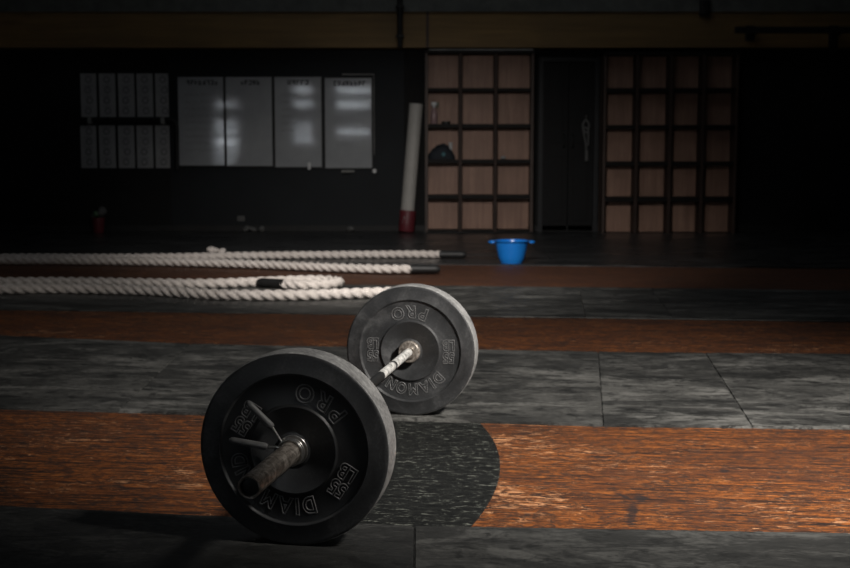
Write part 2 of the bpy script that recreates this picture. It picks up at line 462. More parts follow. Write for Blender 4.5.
lo = [bm.verts.new((x, front_y(x) if k == 0 else WALL_Y - .04, -MT)) for x, k in q]; hi = [bm.verts.new((v.co.x, v.co.y, 0)) for v in lo]
bm.faces.new(lo[::-1]); bm.faces.new(hi)
for k in range(4): bm.faces.new((lo[k], lo[(k + 1) % 4], hi[(k + 1) % 4], hi[k]))
tag(obj('rubber_mat', bm, mat_specs[3], smooth=False), 'glossy dark rubber matting along the back wall, under basin and cubby shelves', 'floor mat', 'rubber mats laid in strips across the floor')

# ------------------------------------------------------------------ room shell
def struct(name, bm, mat, **kw): return tag(obj(name, bm, mat, smooth=False, **kw), kind='structure')
CEIL = 4.6; XL, XR, YB = -6.6, 6.6, -3.2
struct('wall_back', box(new(), XL, XR, WALL_Y, WALL_Y + .2, -.12, CEIL), M['black_wall'])
struct('wall_left', box(new(), XL - .2, XL, YB, WALL_Y + .2, -.12, CEIL), M['black_wall'])
struct('wall_right', box(new(), XR, XR + .2, YB, WALL_Y + .2, -.12, CEIL), M['black_wall'])
struct('wall_front', box(new(), XL, XR, YB - .2, YB, -.12, CEIL), M['black_wall'])
struct('ceiling', box(new(), XL - .2, XR + .2, YB - .2, WALL_Y + .2, CEIL, CEIL + .15), M['ceiling'])
# blue-black panel behind the boards
a = at_y(172, 232, WALL_Y); b = at_y(404, 50, WALL_Y)
struct('trim_1', box(new(), a.x, b.x, WALL_Y - .012, WALL_Y, -.0, b.z), M['navy_wall'])
# fascia band and the grey strip above it
FY = WALL_Y - .25
zb = at_y(425, 47.5, FY).z; zt = at_y(425, 12, FY).z
struct('trim_2', box(new(), XL, XR, FY, WALL_Y, zb, zt), M['fascia'])
struct('trim_3', box(new(), XL, XR, FY - .03, WALL_Y, zt, CEIL), M['grey_strip'])
# vertical joint strip on the fascia
p = at_y(427.5, 30, FY); struct('trim_4', box(new(), p.x - .015, p.x + .015, FY - .012, FY, zb, zt), M['ply_edge'])
# skirting along the back wall
struct('baseboard_back', box(new(), XL, XR, WALL_Y - .03, WALL_Y, 0, .07, .004), simple('grey_skirting', (.012, .012, .012), .6, spec=.3))

# ------------------------------------------------------------------ unseen windows added behind the camera to put glints in the whiteboards
mirY = 2 * WALL_Y - YB
def mir(x, y):
    return at_y(x, y, mirY)
def glint_window(idx, px0, px1, gaps):
    """an unseen, added louvred window on the near wall; gaps: the open slits, as the photo's rows in which they glint"""
    A, B = mir(px0, gaps[-1][1] + 3), mir(px1, gaps[0][0] - 3)
    x0, x1, z0, z1 = A.x, B.x, A.z, B.z
    w = empty('glint_window_%d' % idx, ((x0 + x1) / 2, YB, z0)); tag(w, kind='structure')
    hw = (x1 - x0) / 2; H = z1 - z0
    fr = new()
    for (p0, p1, q0, q1) in ((-hw - .06, -hw, -.06, H + .06), (hw, hw + .06, -.06, H + .06), (-hw, hw, -.06, 0), (-hw, hw, H, H + .06)):
        box(fr, p0, p1, 0.0, .07, q0, q1)
    obj('glint_window_frame', fr, M['steel_dark'], w, smooth=False)
    obj('glint_window_pane', box(new(), -hw, hw, .005, .015, 0, H), M['glint_glow'], w, smooth=False)
    zs = [(mir(px0, b).z - z0, mir(px0, a).z - z0) for a, b in gaps][::-1]
    lo = 0; sl = new()
    for a, b in zs + [(H, H)]:
        box(sl, -hw, hw, .02, .06, lo, a); lo = b
    obj('louvre_slats', sl, M['steel_dark'], w, smooth=False)
glint_window(1, 217, 237, [(104, 106), (122, 124), (130, 132.5), (139.5, 145), (150.5, 152.5), (159, 160.5)])
glint_window(2, 295, 312, [(88.5, 91.5), (102.5, 105.5), (124.5, 126), (130.5, 132), (139, 141.5)])
glint_window(3, 338, 370, [(88.5, 92), (103, 107), (130.5, 133.5)])

# ------------------------------------------------------------------ barbell
R = .225; T = .085; L = 1.31
org = Vector((-.30178, 2.68312, 0))
bar = empty('barbell', org, -YAW, 'steel barbell lying across the floor with one weight plate on each end', 'barbell')
def bpart(name, bm, mat, **kw): return obj(name, bm, mat, bar, **kw)
def ax(prof, seg=48): return lathe(new(), prof, seg, 'Y', origin=(0, 0, R))
y2 = T + L
# near sleeve with recessed end cap
S = .312
bpart('sleeve', ax([(.0, -S + .012), (.0195, -S + .012), (.0200, -S + .001), (.0225, -S), (.0247, -S + .003), (.0247, T), (.0, T)]), M['sleeve'])
bpart('end_cap', ax([(.0, -S + .0085), (.0150, -S + .0085), (.0190, -S + .0105), (.0190, -S + .0125), (0, -S + .0125)]), M['steel_dark'])
bpart('collar', ax([(.0, T + .0005), (.034, T + .0005), (.0365, T + .003), (.0365, T + .027), (.034, T + .030), (.020, T + .032), (.0, T + .032)]), M['sleeve'])
bpart('sleeve', ax([(0, y2 - .001), (.0247, y2 - .001), (.0247, y2 + .409), (.0225, y2 + .412), (0, y2 + .412)]), M['sleeve'])
bpart('collar', ax([(.0, y2 - .034), (.0200, y2 - .034), (.0215, y2 - .031), (.0225, y2 - .031), (.0225, y2 - .028), (.034, y2 - .027), (.0370, y2 - .024), (.0370, y2 - .003), (.0345, y2 - .0005), (0, y2 - .0005)]), M['sleeve'])
ch0 = 0.93                                              # where the chalked knurl begins, measured from the near plate
bpart('shaft', ax([(0, T + .031), (.0140, T + .031), (.0140, ch0), (0, ch0)], 32), M['shaft'])
bpart('shaft_knurl', ax([(0, ch0), (.0140, ch0), (.0140, 1.096), (.0132, 1.098), (.0132, 1.122), (.0140, 1.124), (.0140, y2 - .033), (0, y2 - .033)], 32), M['chalk'])['label'] = 'chalk-whitened knurled grip'
bpart('knurl_ring', ax([(.0133, 1.099), (.01355, 1.099), (.01355, 1.121), (.0133, 1.121)], 32), M['shaft'])['label'] = 'dark ring around the chalked shaft'

# ------------------------------------------------------------------ weight plates
def face_prof(s):
    """radial profile of one face: list of (r, inset) from the hole out to the tread"""
    return [(.0256, .0), (.0400, .0), (.0415, .0016), (.0440, .0016), (.0455, .0), (.0980, .0), (.0992, -.0010), (.1010, -.0014), (.1028, -.0004), (.1040, .0020), (.1049, .0048), (.1062, .0055),
            (.1705, .0055), (.1721, .0050), (.1736, .0028), (.1751, .0002), (.1767, -.0010), (.1785, -.0008), (.1798, .0), (.2150, .0), (.2200, .0010), (.2232, .0035)]
def make_plate(name, y0, roll, label, faces, dark_web=True):
    """plate between y0 and y0 + T in the bar's frame; roll = clockwise turn of its lettering as seen from the camera"""
    root = empty(name, org + Matrix.Rotation(-YAW, 3, 'Z') @ Vector((0, y0 + T / 2, 0)), -YAW, label, 'weight plate', 'rubber bumper plates on the barbell')
    h = T / 2
    fp = face_prof(1)
    prof = [(r, -h + d) for r, d in fp]
    prof += [(.2246, -h + .0075), (.225, -h + .014)]
    back = [(.225, h - .014), (.2246, h - .0075)] + [(r, h - d) for r, d in fp[::-1]]
    k_t = len(fp)
    bm = lathe(new(), prof + back, 160, 'Y', close=True, origin=(0, 0, R))
    for f in bm.faces:
        c = f.calc_center_median(); rr = math.hypot(c.x, c.z - R)
        f.material_index = 1 if (rr > .2235 and abs(c.y) < h - .004) else (2 if .103 < rr < .1725 and dark_web else 0)
    obj('disc', bm, [M['plate'], M['tread'], M['web']], root, angle=60)
    obj('hub_ring', lathe(new(), [(.0253, -h - .0012), (.0345, -h - .0012), (.0355, -h), (.0355, -h + .004), (.0253, -h + .004)], 64, 'Y', close=True, origin=(0, 0, R)), M['steel'], root)['label'] = 'bright steel ring around the centre hole'
    def letter(ch, r, ang, size, xs, flip_radial, side):
        t = text_bm(ch, size, 0, bold=.0016, bev=.0017, xs=xs)
        # text lies in XY facing +Z: stand it up to face -Y
        st = Matrix(((1, 0, 0, 0), (0, 0, -1, 0), (0, 1, 0, 0), (0, 0, 0, 1)))
        return t, st
    for side in faces:
        yy = (-h + .0055 - .0002) if side < 0 else (h - .0055 + .0002)
        face = Matrix.Identity(4) if side < 0 else Matrix.Rotation(PI, 4, 'Z')
        def build(items, pname):
            dst = new()
            for ch, r, ang, size, xs, tilt in items:
                t, st = letter(ch, r, ang, size, xs, 0, side)
                # ang clockwise from the top of the plate in its own upright frame, tilt clockwise
                a = ang + roll; q = tilt + roll
                pos = Matrix.Translation((r * math.sin(a), 0, r * math.cos(a)))
                rot = Matrix.Rotation(q, 4, 'Y')
                m = Matrix.Translation((0, yy, R)) @ face @ pos @ rot @ st
                merge(dst, t, m)
            obj(pname, dst, M['letter'], root, angle=60)
        D = math.radians
        word = 'DIAMOND'
        wid = [1.0, .55, 1.05, 1.2, 1.05, 1.05, 1.0]; tot = sum(wid); span = D(108); acc = 0; it = []
        for ch, w in zip(word, wid):
            a = -span / 2 + span * (acc + w / 2) / tot; acc += w
            it.append((ch, .134, a, .052, .82, a))
        build(it, 'brand_lettering')
        it = []
        for ch, a in zip('PRO', (D(-19), D(0), D(19))): it.append((ch, .134, PI - a, .056, .95, -a))
        build(it, 'grade_lettering')
        for sgn in (1, -1):
            def off(x, z): return math.hypot(x, z), math.atan2(x, z)
            it = []
            for txt, zz, xs in (('55', .021, .82), ('LB', -.022, .78)):
                r, a = off(sgn * .132, zz); it.append((txt, r, a, .050, xs, 0))
            build(it, 'weight_marking')
    return root
make_plate('weight_plate', 0.0, math.radians(211), 'black rubber weight plate nearest the camera, with the spring clip against it', (-1, 1))
make_plate('weight_plate', y2, math.radians(180), 'black rubber weight plate at the far end of the bar', (-1,), False)

# ------------------------------------------------------------------ spring clip
sc = empty('spring_clip', org, -YAW, 'steel spring clip with two grey grips squeezed onto the near end of the bar', 'clip')
def pl(px, py, yl):
    """pixel -> point in the bar frame on the plane local y = yl"""
    Rm = Matrix.Rotation(-YAW, 3, 'Z'); nrm = Rm @ Vector((0, 1, 0)); o = org + nrm * yl
    d = ray(px, py); c = Vector((0, 0, CAM_H)); t = (o - c).dot(nrm) / d.dot(nrm)
    return Rm.transposed() @ (c + d * t - org)
h1a, h1m, h1b = pl(283.5, 444, -.010), pl(272.5, 427.5, -.012), pl(247.3, 402, -.016)
h2a, h2m, h2b = pl(283, 447.5, -.034), pl(267.5, 447, -.036), pl(229, 439.5, -.042)
rc = .0292
pts = [h1m, h1a]
a0 = math.atan2(h1a.z - R, h1a.x); turns = 2
a1 = math.atan2(h2a.z - R, h2a.x)
tot = -(2 * PI * turns) + ((a1 - a0 + PI) % (2 * PI) - PI)
N = 64
for k in range(3, N - 2):
    t = k / N; a = a0 + tot * t
    pts.append(Vector((rc * math.cos(a), -.010 - .024 * t, R + rc * math.sin(a))))
pts += [h2a, h2m]
obj('coil', tube(new(), pts, .0030, 10, .003), M['steel'], sc)
def grip(p, q):
    d = (q - p); n = 16
    path = [p + d * (k / (n - 1)) for k in range(n)]
    rad = lambda i, m: .0086 * (1 - .16 * i / (m - 1)) * (math.sqrt(max(.06, 1 - max(0, (i - (m - 3)) / 2.1) ** 2)) if i > m - 4 else 1) * (.75 if i == 0 else 1)
    return tube(new(), path, rad, 14)
obj('grip', grip(h1m, h1b), M['grip'], sc); obj('grip', grip(h2m, h2b), M['grip'], sc)

# ------------------------------------------------------------------ battle ropes
RR = .035
def rope_section(i, s, pitch=.205, seg=36):
    out = []; tw = 2 * PI * s / pitch
    a = .485 * 2; rs = .52; off = .5
    for k in range(seg):
        th = 2 * PI * k / seg; best = 0
        for j in range(3):
            ph = tw * ROPE_SIGN + 2 * PI * j / 3; c = math.cos(th - ph); sn = math.sin(th - ph)
            q = rs * rs - (off * sn) ** 2
            if q > 0: best = max(best, off * c + math.sqrt(q))
        r = RR * max(best, .30) / 1.02
        out.append((r * math.cos(th), r * math.sin(th)))
    return out
ROPE_SIGN = -1
def fpt(x, y): return at_z(x, y, RR)
def cap_obj(p, d, ln, parent):
    d = d.normalized(); n = 14
    path = [p + d * (-.012 + (ln + .012) * k / (n - 1)) for k in range(n)]
    rad = lambda i, m: RR * (.97 if i < 2 else .95 - .05 * i / (m - 1)) * (1 if i < m - 2 else (.88 if i == m - 2 else .6))
    return obj('heat_shrink_end', tube(new(), path, rad, 20), M['black_rubber'], parent)
def make_rope(label, chain, cap_a, cap_b):
    path = smooth_path(chain, .014)
    c = sum(path, Vector()) / len(path); c.z = 0
    root = empty('battle_rope', c, 0, label, 'rope', 'white battle ropes laid out on the floor')
    pth = [p - c for p in path]
    bm = new(); sweep(bm, pth, rope_section)
    obj('rope_strands', bm, M['rope'], root, angle=70)
    cap_obj(pth[0], pth[0] - pth[2], cap_a, root); cap_obj(pth[-1], pth[-1] - pth[-3], cap_b, root)
    return root
def mid(a, b, dx): 
    m = (a + b) / 2; m.x += dx; return m
ap = [(441, 254.4), (420, 254.2), (390, 254.3), (350, 254.6), (300, 255), (250, 255.6), (200, 256.6), (150, 257.4), (100, 257.6), (50, 257.3), (5, 257.4), (-40, 257.6)]
bp = [(-40, 260.4), (5, 260.2), (50, 260.2), (100, 260.6), (150, 261.4), (200, 262.4), (240, 263.5), (270, 264.6), (300, 266), (340, 267.6), (380, 268.8), (413, 269)]
A = [fpt(*p) for p in ap]; B = [fpt(*p) for p in bp]
chain = A + [mid(A[-1], B[0], -.16)] + B
wA = (at_z(466, 254.8, RR) - A[0]).length; wB = (at_z(441, 269.2, RR) - B[-1]).length
ropeA = make_rope('pale twisted rope farther from the barbell, both black-capped ends pointing right', chain, wA, wB)
tie = at_z(217, 252.5, .06); tie -= ropeA.location
obj('frayed_tie', lump(lump(new(), (tie.x - .03, tie.y, tie.z - .02), .045, 31, .5, 3, .7), (tie.x + .04, tie.y, tie.z - .02), .04, 32, .5, 3, .7), M['rope'], ropeA)
cp = [(283, 284.0), (300, 285.0), (318, 285.0), (332, 284.2)]
cu = [(339.5, 282.4), (332, 280.5), (318, 279.9), (300, 280.1), (270, 281.2), (240, 282.6), (200, 283.6), (150, 283), (100, 282.2), (50, 281.8), (5, 282), (-40, 282.6)]
dp = [(-40, 289), (5, 288.6), (50, 288.2), (100, 288.6), (150, 290.2), (200, 293.2), (240, 294.8), (300, 295), (340, 293.8), (370, 292.8), (385, 292.4), (402, 292.2)]
Cc = [fpt(*p) for p in cp + cu]; Dd = [fpt(*p) for p in dp]
chain = Cc + [mid(Cc[-1], Dd[0], -.22)] + Dd
make_rope('bright twisted rope closer to the barbell, doubled back in a loop with one black end', chain, (at_z(255, 286, RR) - Cc[0]).length, .17)

# ------------------------------------------------------------------ blue basin
bc = at_z(512, 263.2, 0); sb_ = FPX / (bc.y * math.cos(PITCH) + .5 * .1)
k = bc.y / FPX
rt, rb, hb = 16.6 * k, 10.8 * k, 22.5 * k
bowl = empty('plastic_basin', (bc.x, bc.y + rb * .6, 0), 0, 'bright blue plastic basin with two side handles on the floor before the cubby shelves', 'basin')
prof = [(0, .006), (rb * .86, .006), (rb * .88, 0), (rb, 0), (rb * 1.03, .008)]
for t in (.12, .25, .4, .55, .7, .85, .96): prof.append((rb + (rt - rb) * t ** .62, hb * t))
prof += [(rt + .004, hb * .965), (rt + .016, hb * .97), (rt + .018, hb * .99), (rt + .014, hb), (rt - .002, hb)]
for t in (.9, .75, .55, .35, .15): prof.append((rb - .004 + (rt - rb) * t ** .62, hb * t + .004))
prof += [(rb * .8, .011), (0, .011)]
obj('bowl', lathe(new(), prof, 64), M['blue'], bowl)
for s in (-1, 1):
    hn = new()
    pts = [Vector((s * (rt + .008), -.05, hb * .93)), Vector((s * (rt + .036), -.045, hb * .93)), Vector((s * (rt + .050), 0, hb * .93)), Vector((s * (rt + .036), .045, hb * .93)), Vector((s * (rt + .008), .05, hb * .93))]
    tube(hn, pts, .009, 12, .006)
    obj('handle', hn, M['blue'], bowl)

# ------------------------------------------------------------------ cubby shelves
LY = 13.38; LD = .24
def cubby(name, label, xs, ys, x_out, y_top, y_bot):
    """xs: list of (left,right) of the openings in pixels, ys likewise top to bottom"""
    X = lambda px: at_y(px, 150, LY).x
    Z = lambda py: at_y(425, py, LY).z
    x0, x1 = X(x_out[0]), X(x_out[1]); cx = (x0 + x1) / 2
    root = empty(name, (cx, LY, .001), 0, label, 'cubby shelf')
    zt = Z(y_top); zl = Z(y_bot)
    XO = [(X(a) - cx, X(b) - cx) for a, b in xs]; ZO = [(Z(b), Z(a)) for a, b in ys]
    obj('plinth', box(new(), x0 - cx - .01, x1 - cx + .01, .03, LD, 0, zl, .004), M['plinth'], root, smooth=False)
    obj('back_panel', box(new(), x0 - cx, x1 - cx, LD - .02, LD, zl, zt), M['ply'], root, smooth=False)['label'] = 'brown plywood back'
    obj('top_panel', box(new(), x0 - cx - .01, x1 - cx + .01, -.02, LD, zt - .01, zt + .02, .003), M['shelf'], root, smooth=False)
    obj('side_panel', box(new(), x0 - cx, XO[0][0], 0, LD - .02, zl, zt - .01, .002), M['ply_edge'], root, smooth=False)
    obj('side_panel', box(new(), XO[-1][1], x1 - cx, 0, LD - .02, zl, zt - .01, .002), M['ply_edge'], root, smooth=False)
    for (a, b), (c, d) in zip(XO[:-1], XO[1:]):
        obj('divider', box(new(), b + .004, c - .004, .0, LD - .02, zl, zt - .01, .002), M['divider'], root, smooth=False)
    # shelves: one board per row, split by the dividers
    zs = [(ZO[i + 1][1], ZO[i][0]) for i in range(len(ZO) - 1)] + [(zl, ZO[-1][0])]
    for (z0, z1) in zs:
        for (a, b) in XO:
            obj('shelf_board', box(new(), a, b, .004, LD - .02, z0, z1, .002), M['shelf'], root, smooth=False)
    return root, XO, ZO, cx
l1, XO1, ZO1, cx1 = cubby('cubby_shelf', 'brown plywood cubby unit three openings wide, beside the leaning white roll',
    [(428, 458), (462.5, 493.5), (497.5, 530.5)], [(55, 88), (91.5, 124), (128, 159.5), (163.5, 195), (199, 230)], (425, 533.5), 52.5, 232)
l2, XO2, ZO2, cx2 = cubby('cubby_shelf', 'dim brown plywood cubby unit four openings wide, right of the dark doorway',
    [(605.5, 634.5), (638.5, 668), (672, 700.5), (704.5, 734.5)], [(56, 88), (92.5, 125), (129, 161.5), (166, 197), (202, 233)], (603, 737), 54, 235)
# pale strip on the left unit's top; its lit edge is put into the colour
zt1 = at_y(425, 52.5, LY).z + .02
p0, p1 = at_y(429, 50, LY), at_y(533, 50, LY)
rl = obj('lit_edge_strip', box(new(), p0.x - cx1, p1.x - cx1, -.028, -.004, zt1, zt1 + .014, .003), M['rope_grey'], l1, smooth=False); rl['label'] = 'pale strip imitating the lit top edge'

# things in the left unit
def cell(c, r): return cx1 + XO1[c][0], cx1 + XO1[c][1], ZO1[r][0]
xa, xb, z = cell(0, 1)
sp = empty('spray_bottle', (at_y(434, 120, LY + .1).x, LY + .10, z + .001), 0, 'small spray bottle with a pale trigger head in the left cubby', 'spray bottle')
obj('bottle_body', lathe(new(), [(0, 0), (.036, 0), (.040, .006), (.040, .115), (.034, .140), (.017, .165), (.015, .185), (0, .185)], 32), M['pink_liquid'], sp)
hd = new(); lathe(hd, [(0, .183), (.019, .183), (.019, .205), (.014, .208), (0, .208)], 24); box(hd, -.030, .030, -.014, .014, .205, .243, .006)
hd_o = obj('trigger_head', hd, M['white_plastic'], sp)
nz = new(); box(nz, .031, .052, -.010, .010, .214, .238, .003); box(nz, .036, .044, -.006, .006, .172, .214, .002); obj('nozzle', nz, M['green'], hd_o)
tr = lathe(new(), [(.022, 0), (.048, 0), (.050, .002), (.050, .028), (.048, .030), (.022, .030)], 40, close=True)
tag(obj('tape_roll', tr, M['black_rubber'], loc=(at_y(446, 121, LY + .12).x, LY + .12, z + .001)), 'small dark roll of tape beside the spray bottle', 'tape')
xa, xb, z = cell(0, 2)
bg = empty('gym_bag', ((xa + xb) / 2 - .01, LY + .095, z + .002), 0, 'dark soft bag slumped in the left cubby below the spray bottle', 'bag')
bb = new(); N = 40
t = new(); bmesh.ops.create_uvsphere(t, u_segments=40, v_segments=24, radius=1)
for v in t.verts:
    n = v.co.copy(); w = .155 * (1 + .05 * math.sin(5 * n.x + 2 * n.y)); hgt = .155 * (1 - .35 * abs(n.x) ** 1.5) * (1 + .06 * math.sin(7 * n.x))
    v.co = Vector((n.x * w, n.y * .078, max(n.z, -.12) * hgt + .12 * hgt))
merge(bb, t, Matrix.Identity(4)); bo = obj('bag_body', bb, M['olive_cloth'], bg)
obj('badge', lathe(new(), [(0, -.006), (.020, -.006), (.024, -.002), (.024, .006), (0, .006)], 24, 'Y', origin=(.015, -.073, .055)), M['teal'], bg)['label'] = 'small teal badge'
obj('carry_strap', tube(new(), [Vector((-.085, -.055, .10)), Vector((-.06, -.065, .145)), Vector((0, -.05, .158)), Vector((.06, -.065, .145)), Vector((.085, -.055, .10))], .008, 10, .008), M['olive_cloth'], bg)
cupx = at_y(450.5, 146, LY + .196).x
cw = lathe(new(), [(0, 0), (.018, 0), (.021, .17), (.022, .185), (.020, .188), (.019, .17), (.016, .006), (0, .006)], 32)
tag(obj('paper_cup', cw, M['white_plastic'], loc=(cupx, LY + .196, z + .001)), 'pale cup peeking over the dark bag', 'cup')
xa, xb, z = cell(2, 2)
tag(obj('chalk_block', lump(new(), (0, 0, 0), .03, 4, .25, 3, .6), M['paper'], loc=(at_y(503, 158, LY + .1).x, LY + .1, z + .003)), 'small pale lump of chalk in the right column of the left cubby unit', 'chalk')

# ------------------------------------------------------------------ leaning white roll in a red base
rp = at_y(406.2, 231, LY + .12); base = Vector((rp.x, LY + .12, 0))
top = at_y(416.6, 104, LY + .15); p212 = at_y(409.3, 212, LY + .24)
kk = 15.6 / FPX * LY / 2
axis_top = Vector((top.x, LY + .15, top.z))
dirn = (axis_top - base).normalized()
roll = empty('foam_roll', base, 0, 'tall white roll with a red bottom leaning beside the left cubby unit', 'roll')
roll_rot = Vector((0, 0, 1)).rotation_difference(dirn).to_euler()
Hh = (axis_top - base).length
spi = new(); n = 150; turns = 3.2
inner, outer = [], []
for kq in range(n + 1):
    t = kq / n; a = t * turns * 2 * PI - 2.56
    r = kk * (.30 + .70 * t)
    outer.append((r * math.cos(a), r * math.sin(a))); inner.append(((r - .018) * math.cos(a), (r - .018) * math.sin(a)))
loop = outer + inner[::-1]; z0, z1 = .24, Hh
lo = [spi.verts.new((x, y, z0)) for x, y in loop]; hi = [spi.verts.new((x, y, z1)) for x, y in loop]; m = len(loop)
for kq in range(m): spi.faces.new((lo[kq], lo[(kq + 1) % m], hi[(kq + 1) % m], hi[kq]))
for ring in (lo, hi):
    for kq in range(n): spi.faces.new((ring[kq], ring[kq + 1], ring[m - 2 - kq], ring[m - 1 - kq]))
obj('rolled_sheet', spi, M['white_roll'], roll, rot=roll_rot)
rs = obj('red_sleeve', lathe(new(), [(0, .012), (kk * 1.00, .012), (kk * 1.04, .018), (kk * 1.04, .245), (kk * 1.0, .25), (kk * .9, .25), (kk * .9, .03), (0, .03)], 48), M['red'], roll, rot=roll_rot); rs['label'] = 'red lower end'
mk = new(); vs = []
for (a, zz) in ((-2.25, .105), (-1.55, .105), (-1.95, .185)):
    vs.append((a, zz))
tri = [mk.verts.new((kk * 1.055 * math.cos(a), kk * 1.055 * math.sin(a), zz)) for a, zz in vs]; mk.faces.new(tri)
rr_ = bmesh.ops.extrude_face_region(mk, geom=mk.faces[:])
for v in [g for g in rr_['geom'] if isinstance(g, bmesh.types.BMVert)]: v.co.x *= .97; v.co.y *= .97
obj('sticker', mk, M['paper'], roll, rot=roll_rot)['label'] = 'small pale triangular mark'

# ------------------------------------------------------------------ whiteboards
def glyph_row(bm, x0, x1, zc, h, n, y, rnd, wt=.16):
    w = (x1 - x0) / n
    for k in range(n):
        cx = x0 + w * (k + .5); s = w * .36; t = h * wt
        kinds = rnd.sample(['l', 'r', 't', 'm', 'b'], rnd.choice([2, 3, 3]))
        for q in kinds:
            if q == 'l': box(bm, cx - s, cx - s + t, y - .0015, y, zc - h / 2, zc + h / 2)
            if q == 'r': box(bm, cx + s - t, cx + s, y - .0015, y, zc - h / 2, zc + h / 2)
            if q == 't': box(bm, cx - s, cx + s, y - .0015, y, zc + h / 2 - t, zc + h / 2)
            if q == 'm': box(bm, cx - s, cx + s, y - .0015, y, zc - t / 2, zc + t / 2)
            if q == 'b': box(bm, cx - s, cx + s, y - .0015, y, zc - h / 2, zc - h / 2 + t)
BY = WALL_Y - .045
wb = [((179.5, 223.0), (77, 165.5), (186, 218), 8, 'leftmost of the four whiteboards, with faint writing all over it'),
      ((227.0, 271.5), (77, 166), (240, 260), 5, 'second whiteboard from the left, bare below a short heading'),
      ((275.5, 321.0), (77, 167), (287, 309), 5, 'third whiteboard from the left, beside the glinting rightmost one'),
      ((325.5, 371.5), (78, 168), (333, 366), 8, 'rightmost whiteboard with a metal tray end below and bright glints')]
for i, (xs, ys, hx, hn, lab) in enumerate(wb):
    rnd = random.Random(20 + i)
    p = at_y(xs[0], ys[1], BY); q = at_y(xs[1], ys[0], BY); cx = (p.x + q.x) / 2
    w = empty('whiteboard', (cx, BY, p.z), 0, lab, 'whiteboard', 'whiteboards in a row on the black wall')
    hw, H = (q.x - p.x) / 2, q.z - p.z
    obj('board_panel', box(new(), -hw, hw, 0, .015, 0, H, .003), M['board'], w, smooth=False)
    fr = new()
    for c in ((-hw - .012, -hw, -.012, H + .012), (hw, hw + .012, -.012, H + .012), (-hw, hw, -.012, 0), (-hw, hw, H, H + .012)):
        box(fr, c[0], c[1], -.004, .030, c[2], c[3], .002)
    obj('board_frame', fr, M['steel_dark'], w, smooth=False)
    bm = new(); a, b = at_y(hx[0], 81, BY).x - cx, at_y(hx[1], 81, BY).x - cx
    glyph_row(bm, a, b, H - .060, .055, hn, 0, rnd, .24)
    obj('heading_marks', bm, M['marker'], w, smooth=False)
    if i in (0, 2):
        for r in range(9 if i == 0 else 6):
            bm = new(); zc = H * (.80 - .078 * r); e = rnd.uniform(.45, .8)
            glyph_row(bm, -hw * .72, -hw * .72 + 2 * hw * (e if i == 0 else e * .5), zc, .028, rnd.randint(9, 14) if i == 0 else 7, 0, rnd, .12)
            obj('written_line', bm, M['ink'], w, smooth=False)['label'] = 'faint handwriting'
    if i == 3:
        t = new(); box(t, -hw * .3, hw * .25, -.05, .0, -.055, -.040, .003); box(t, -hw * .3, hw * .25, -.05, -.045, -.055, -.025, .002)
        obj('pen_tray', t, M['rope_grey'], w, smooth=False)
        t = lathe(new(), [(0, -.06), (.020, -.06), (.026, -.05), (.026, .0), (0, .0)], 24, 'Y', origin=(hw + .03, 0, -.035)); obj('corner_knob', t, M['white_plastic'], w)
        t = new(); box(t, -hw * .25, hw + .02, -.006, .02, H + .034, H + .046, .003); box(t, hw + .022, hw + .030, -.006, .02, H * .15, H + .046, .003)
        obj('metal_edge', t, M['rope_grey'], w, smooth=False)
    if i == 2:
        t = new(); box(t, hw * .40, hw * .52, -.02, .0, -.03, .05, .004); obj('clip', t, M['white_plastic'], w)['label'] = 'small pale clip on the lower edge'

# ------------------------------------------------------------------ papers in two rows
PY = WALL_Y + .0007
cols = [(81.5, 96), (100, 115), (119, 134), (137.5, 152.5), (156, 172)]
rows = [(73.5, 117), (125.5, 168)]
ordn = ['first', 'second', 'third', 'fourth', 'fifth']
for r, ys in enumerate(rows):
    for c, xs in enumerate(cols):
        rnd = random.Random(100 + r * 5 + c)
        p = at_y(xs[0], ys[1], PY); q = at_y(xs[1], ys[0], PY); cx = (p.x + q.x) / 2
        lab = '%s paper from the left in the row %s the black wall pipe' % (ordn[c], ('above', 'below')[r])
        s = empty('paper_sheet', (cx, PY, p.z), 0, lab, 'paper', 'printed papers in two rows on the black wall')
        hw, H = (q.x - p.x) / 2, q.z - p.z
        bm = new(); n = 10
        g = [[bm.verts.new((-hw + 2 * hw * i / 4, -.002 - .004 * math.sin(3 * j / n + c) ** 2 * (j / n), H * j / n)) for i in range(5)] for j in range(n + 1)]
        for j in range(n):
            for i in range(4): bm.faces.new((g[j][i], g[j][i + 1], g[j + 1][i + 1], g[j + 1][i]))
        ext = bmesh.ops.extrude_face_region(bm, geom=bm.faces[:])
        for v in [e for e in ext['geom'] if isinstance(e, bmesh.types.BMVert)]: v.co.y += .0012
        obj('sheet', bm, M['paper'], s)
        bm = new()
        for k in range(4):
            zc = H * (.14 + .24 * k)
            lathe(bm, [(.022, -.009), (.040, -.009), (.040, -.0075), (.022, -.0075)], 16, 'Y', True, (rnd.uniform(-.012, .012), 0, zc))
            glyph_row(bm, -hw * .6, hw * .6, zc + H * .10, .018, 5, -.0075, rnd, .2)
        obj('printed_marks', bm, M['ink'], s, smooth=False)['label'] = 'faint printed figures'
# black pipe between the two rows, bending down at its right end
Q = lambda x, y: at_y(x, y, PY - .05)
pp = empty('wall_pipe', Q(80, 121), 0, 'black horizontal pipe running between the two rows of papers and bending down', 'pipe')
o0 = Q(80, 121)
pts = [Q(80, 120) - o0, Q(100, 119.5) - o0, Q(130, 119.5) - o0, Q(160, 119) - o0, Q(171, 120) - o0, Q(176, 124) - o0, Q(177, 136) - o0, Q(177, 170) - o0]
obj('pipe', tube(new(), pts, .024, 14, .03), M['steel_dark'], pp)
for x in (90, 163):
    e = Q(x, 122) - o0; t = new(); box(t, e.x - .022, e.x + .022, -.03, .05, e.z - .02, e.z + .05, .006); obj('bracket', t, M['rope_grey'], pp)

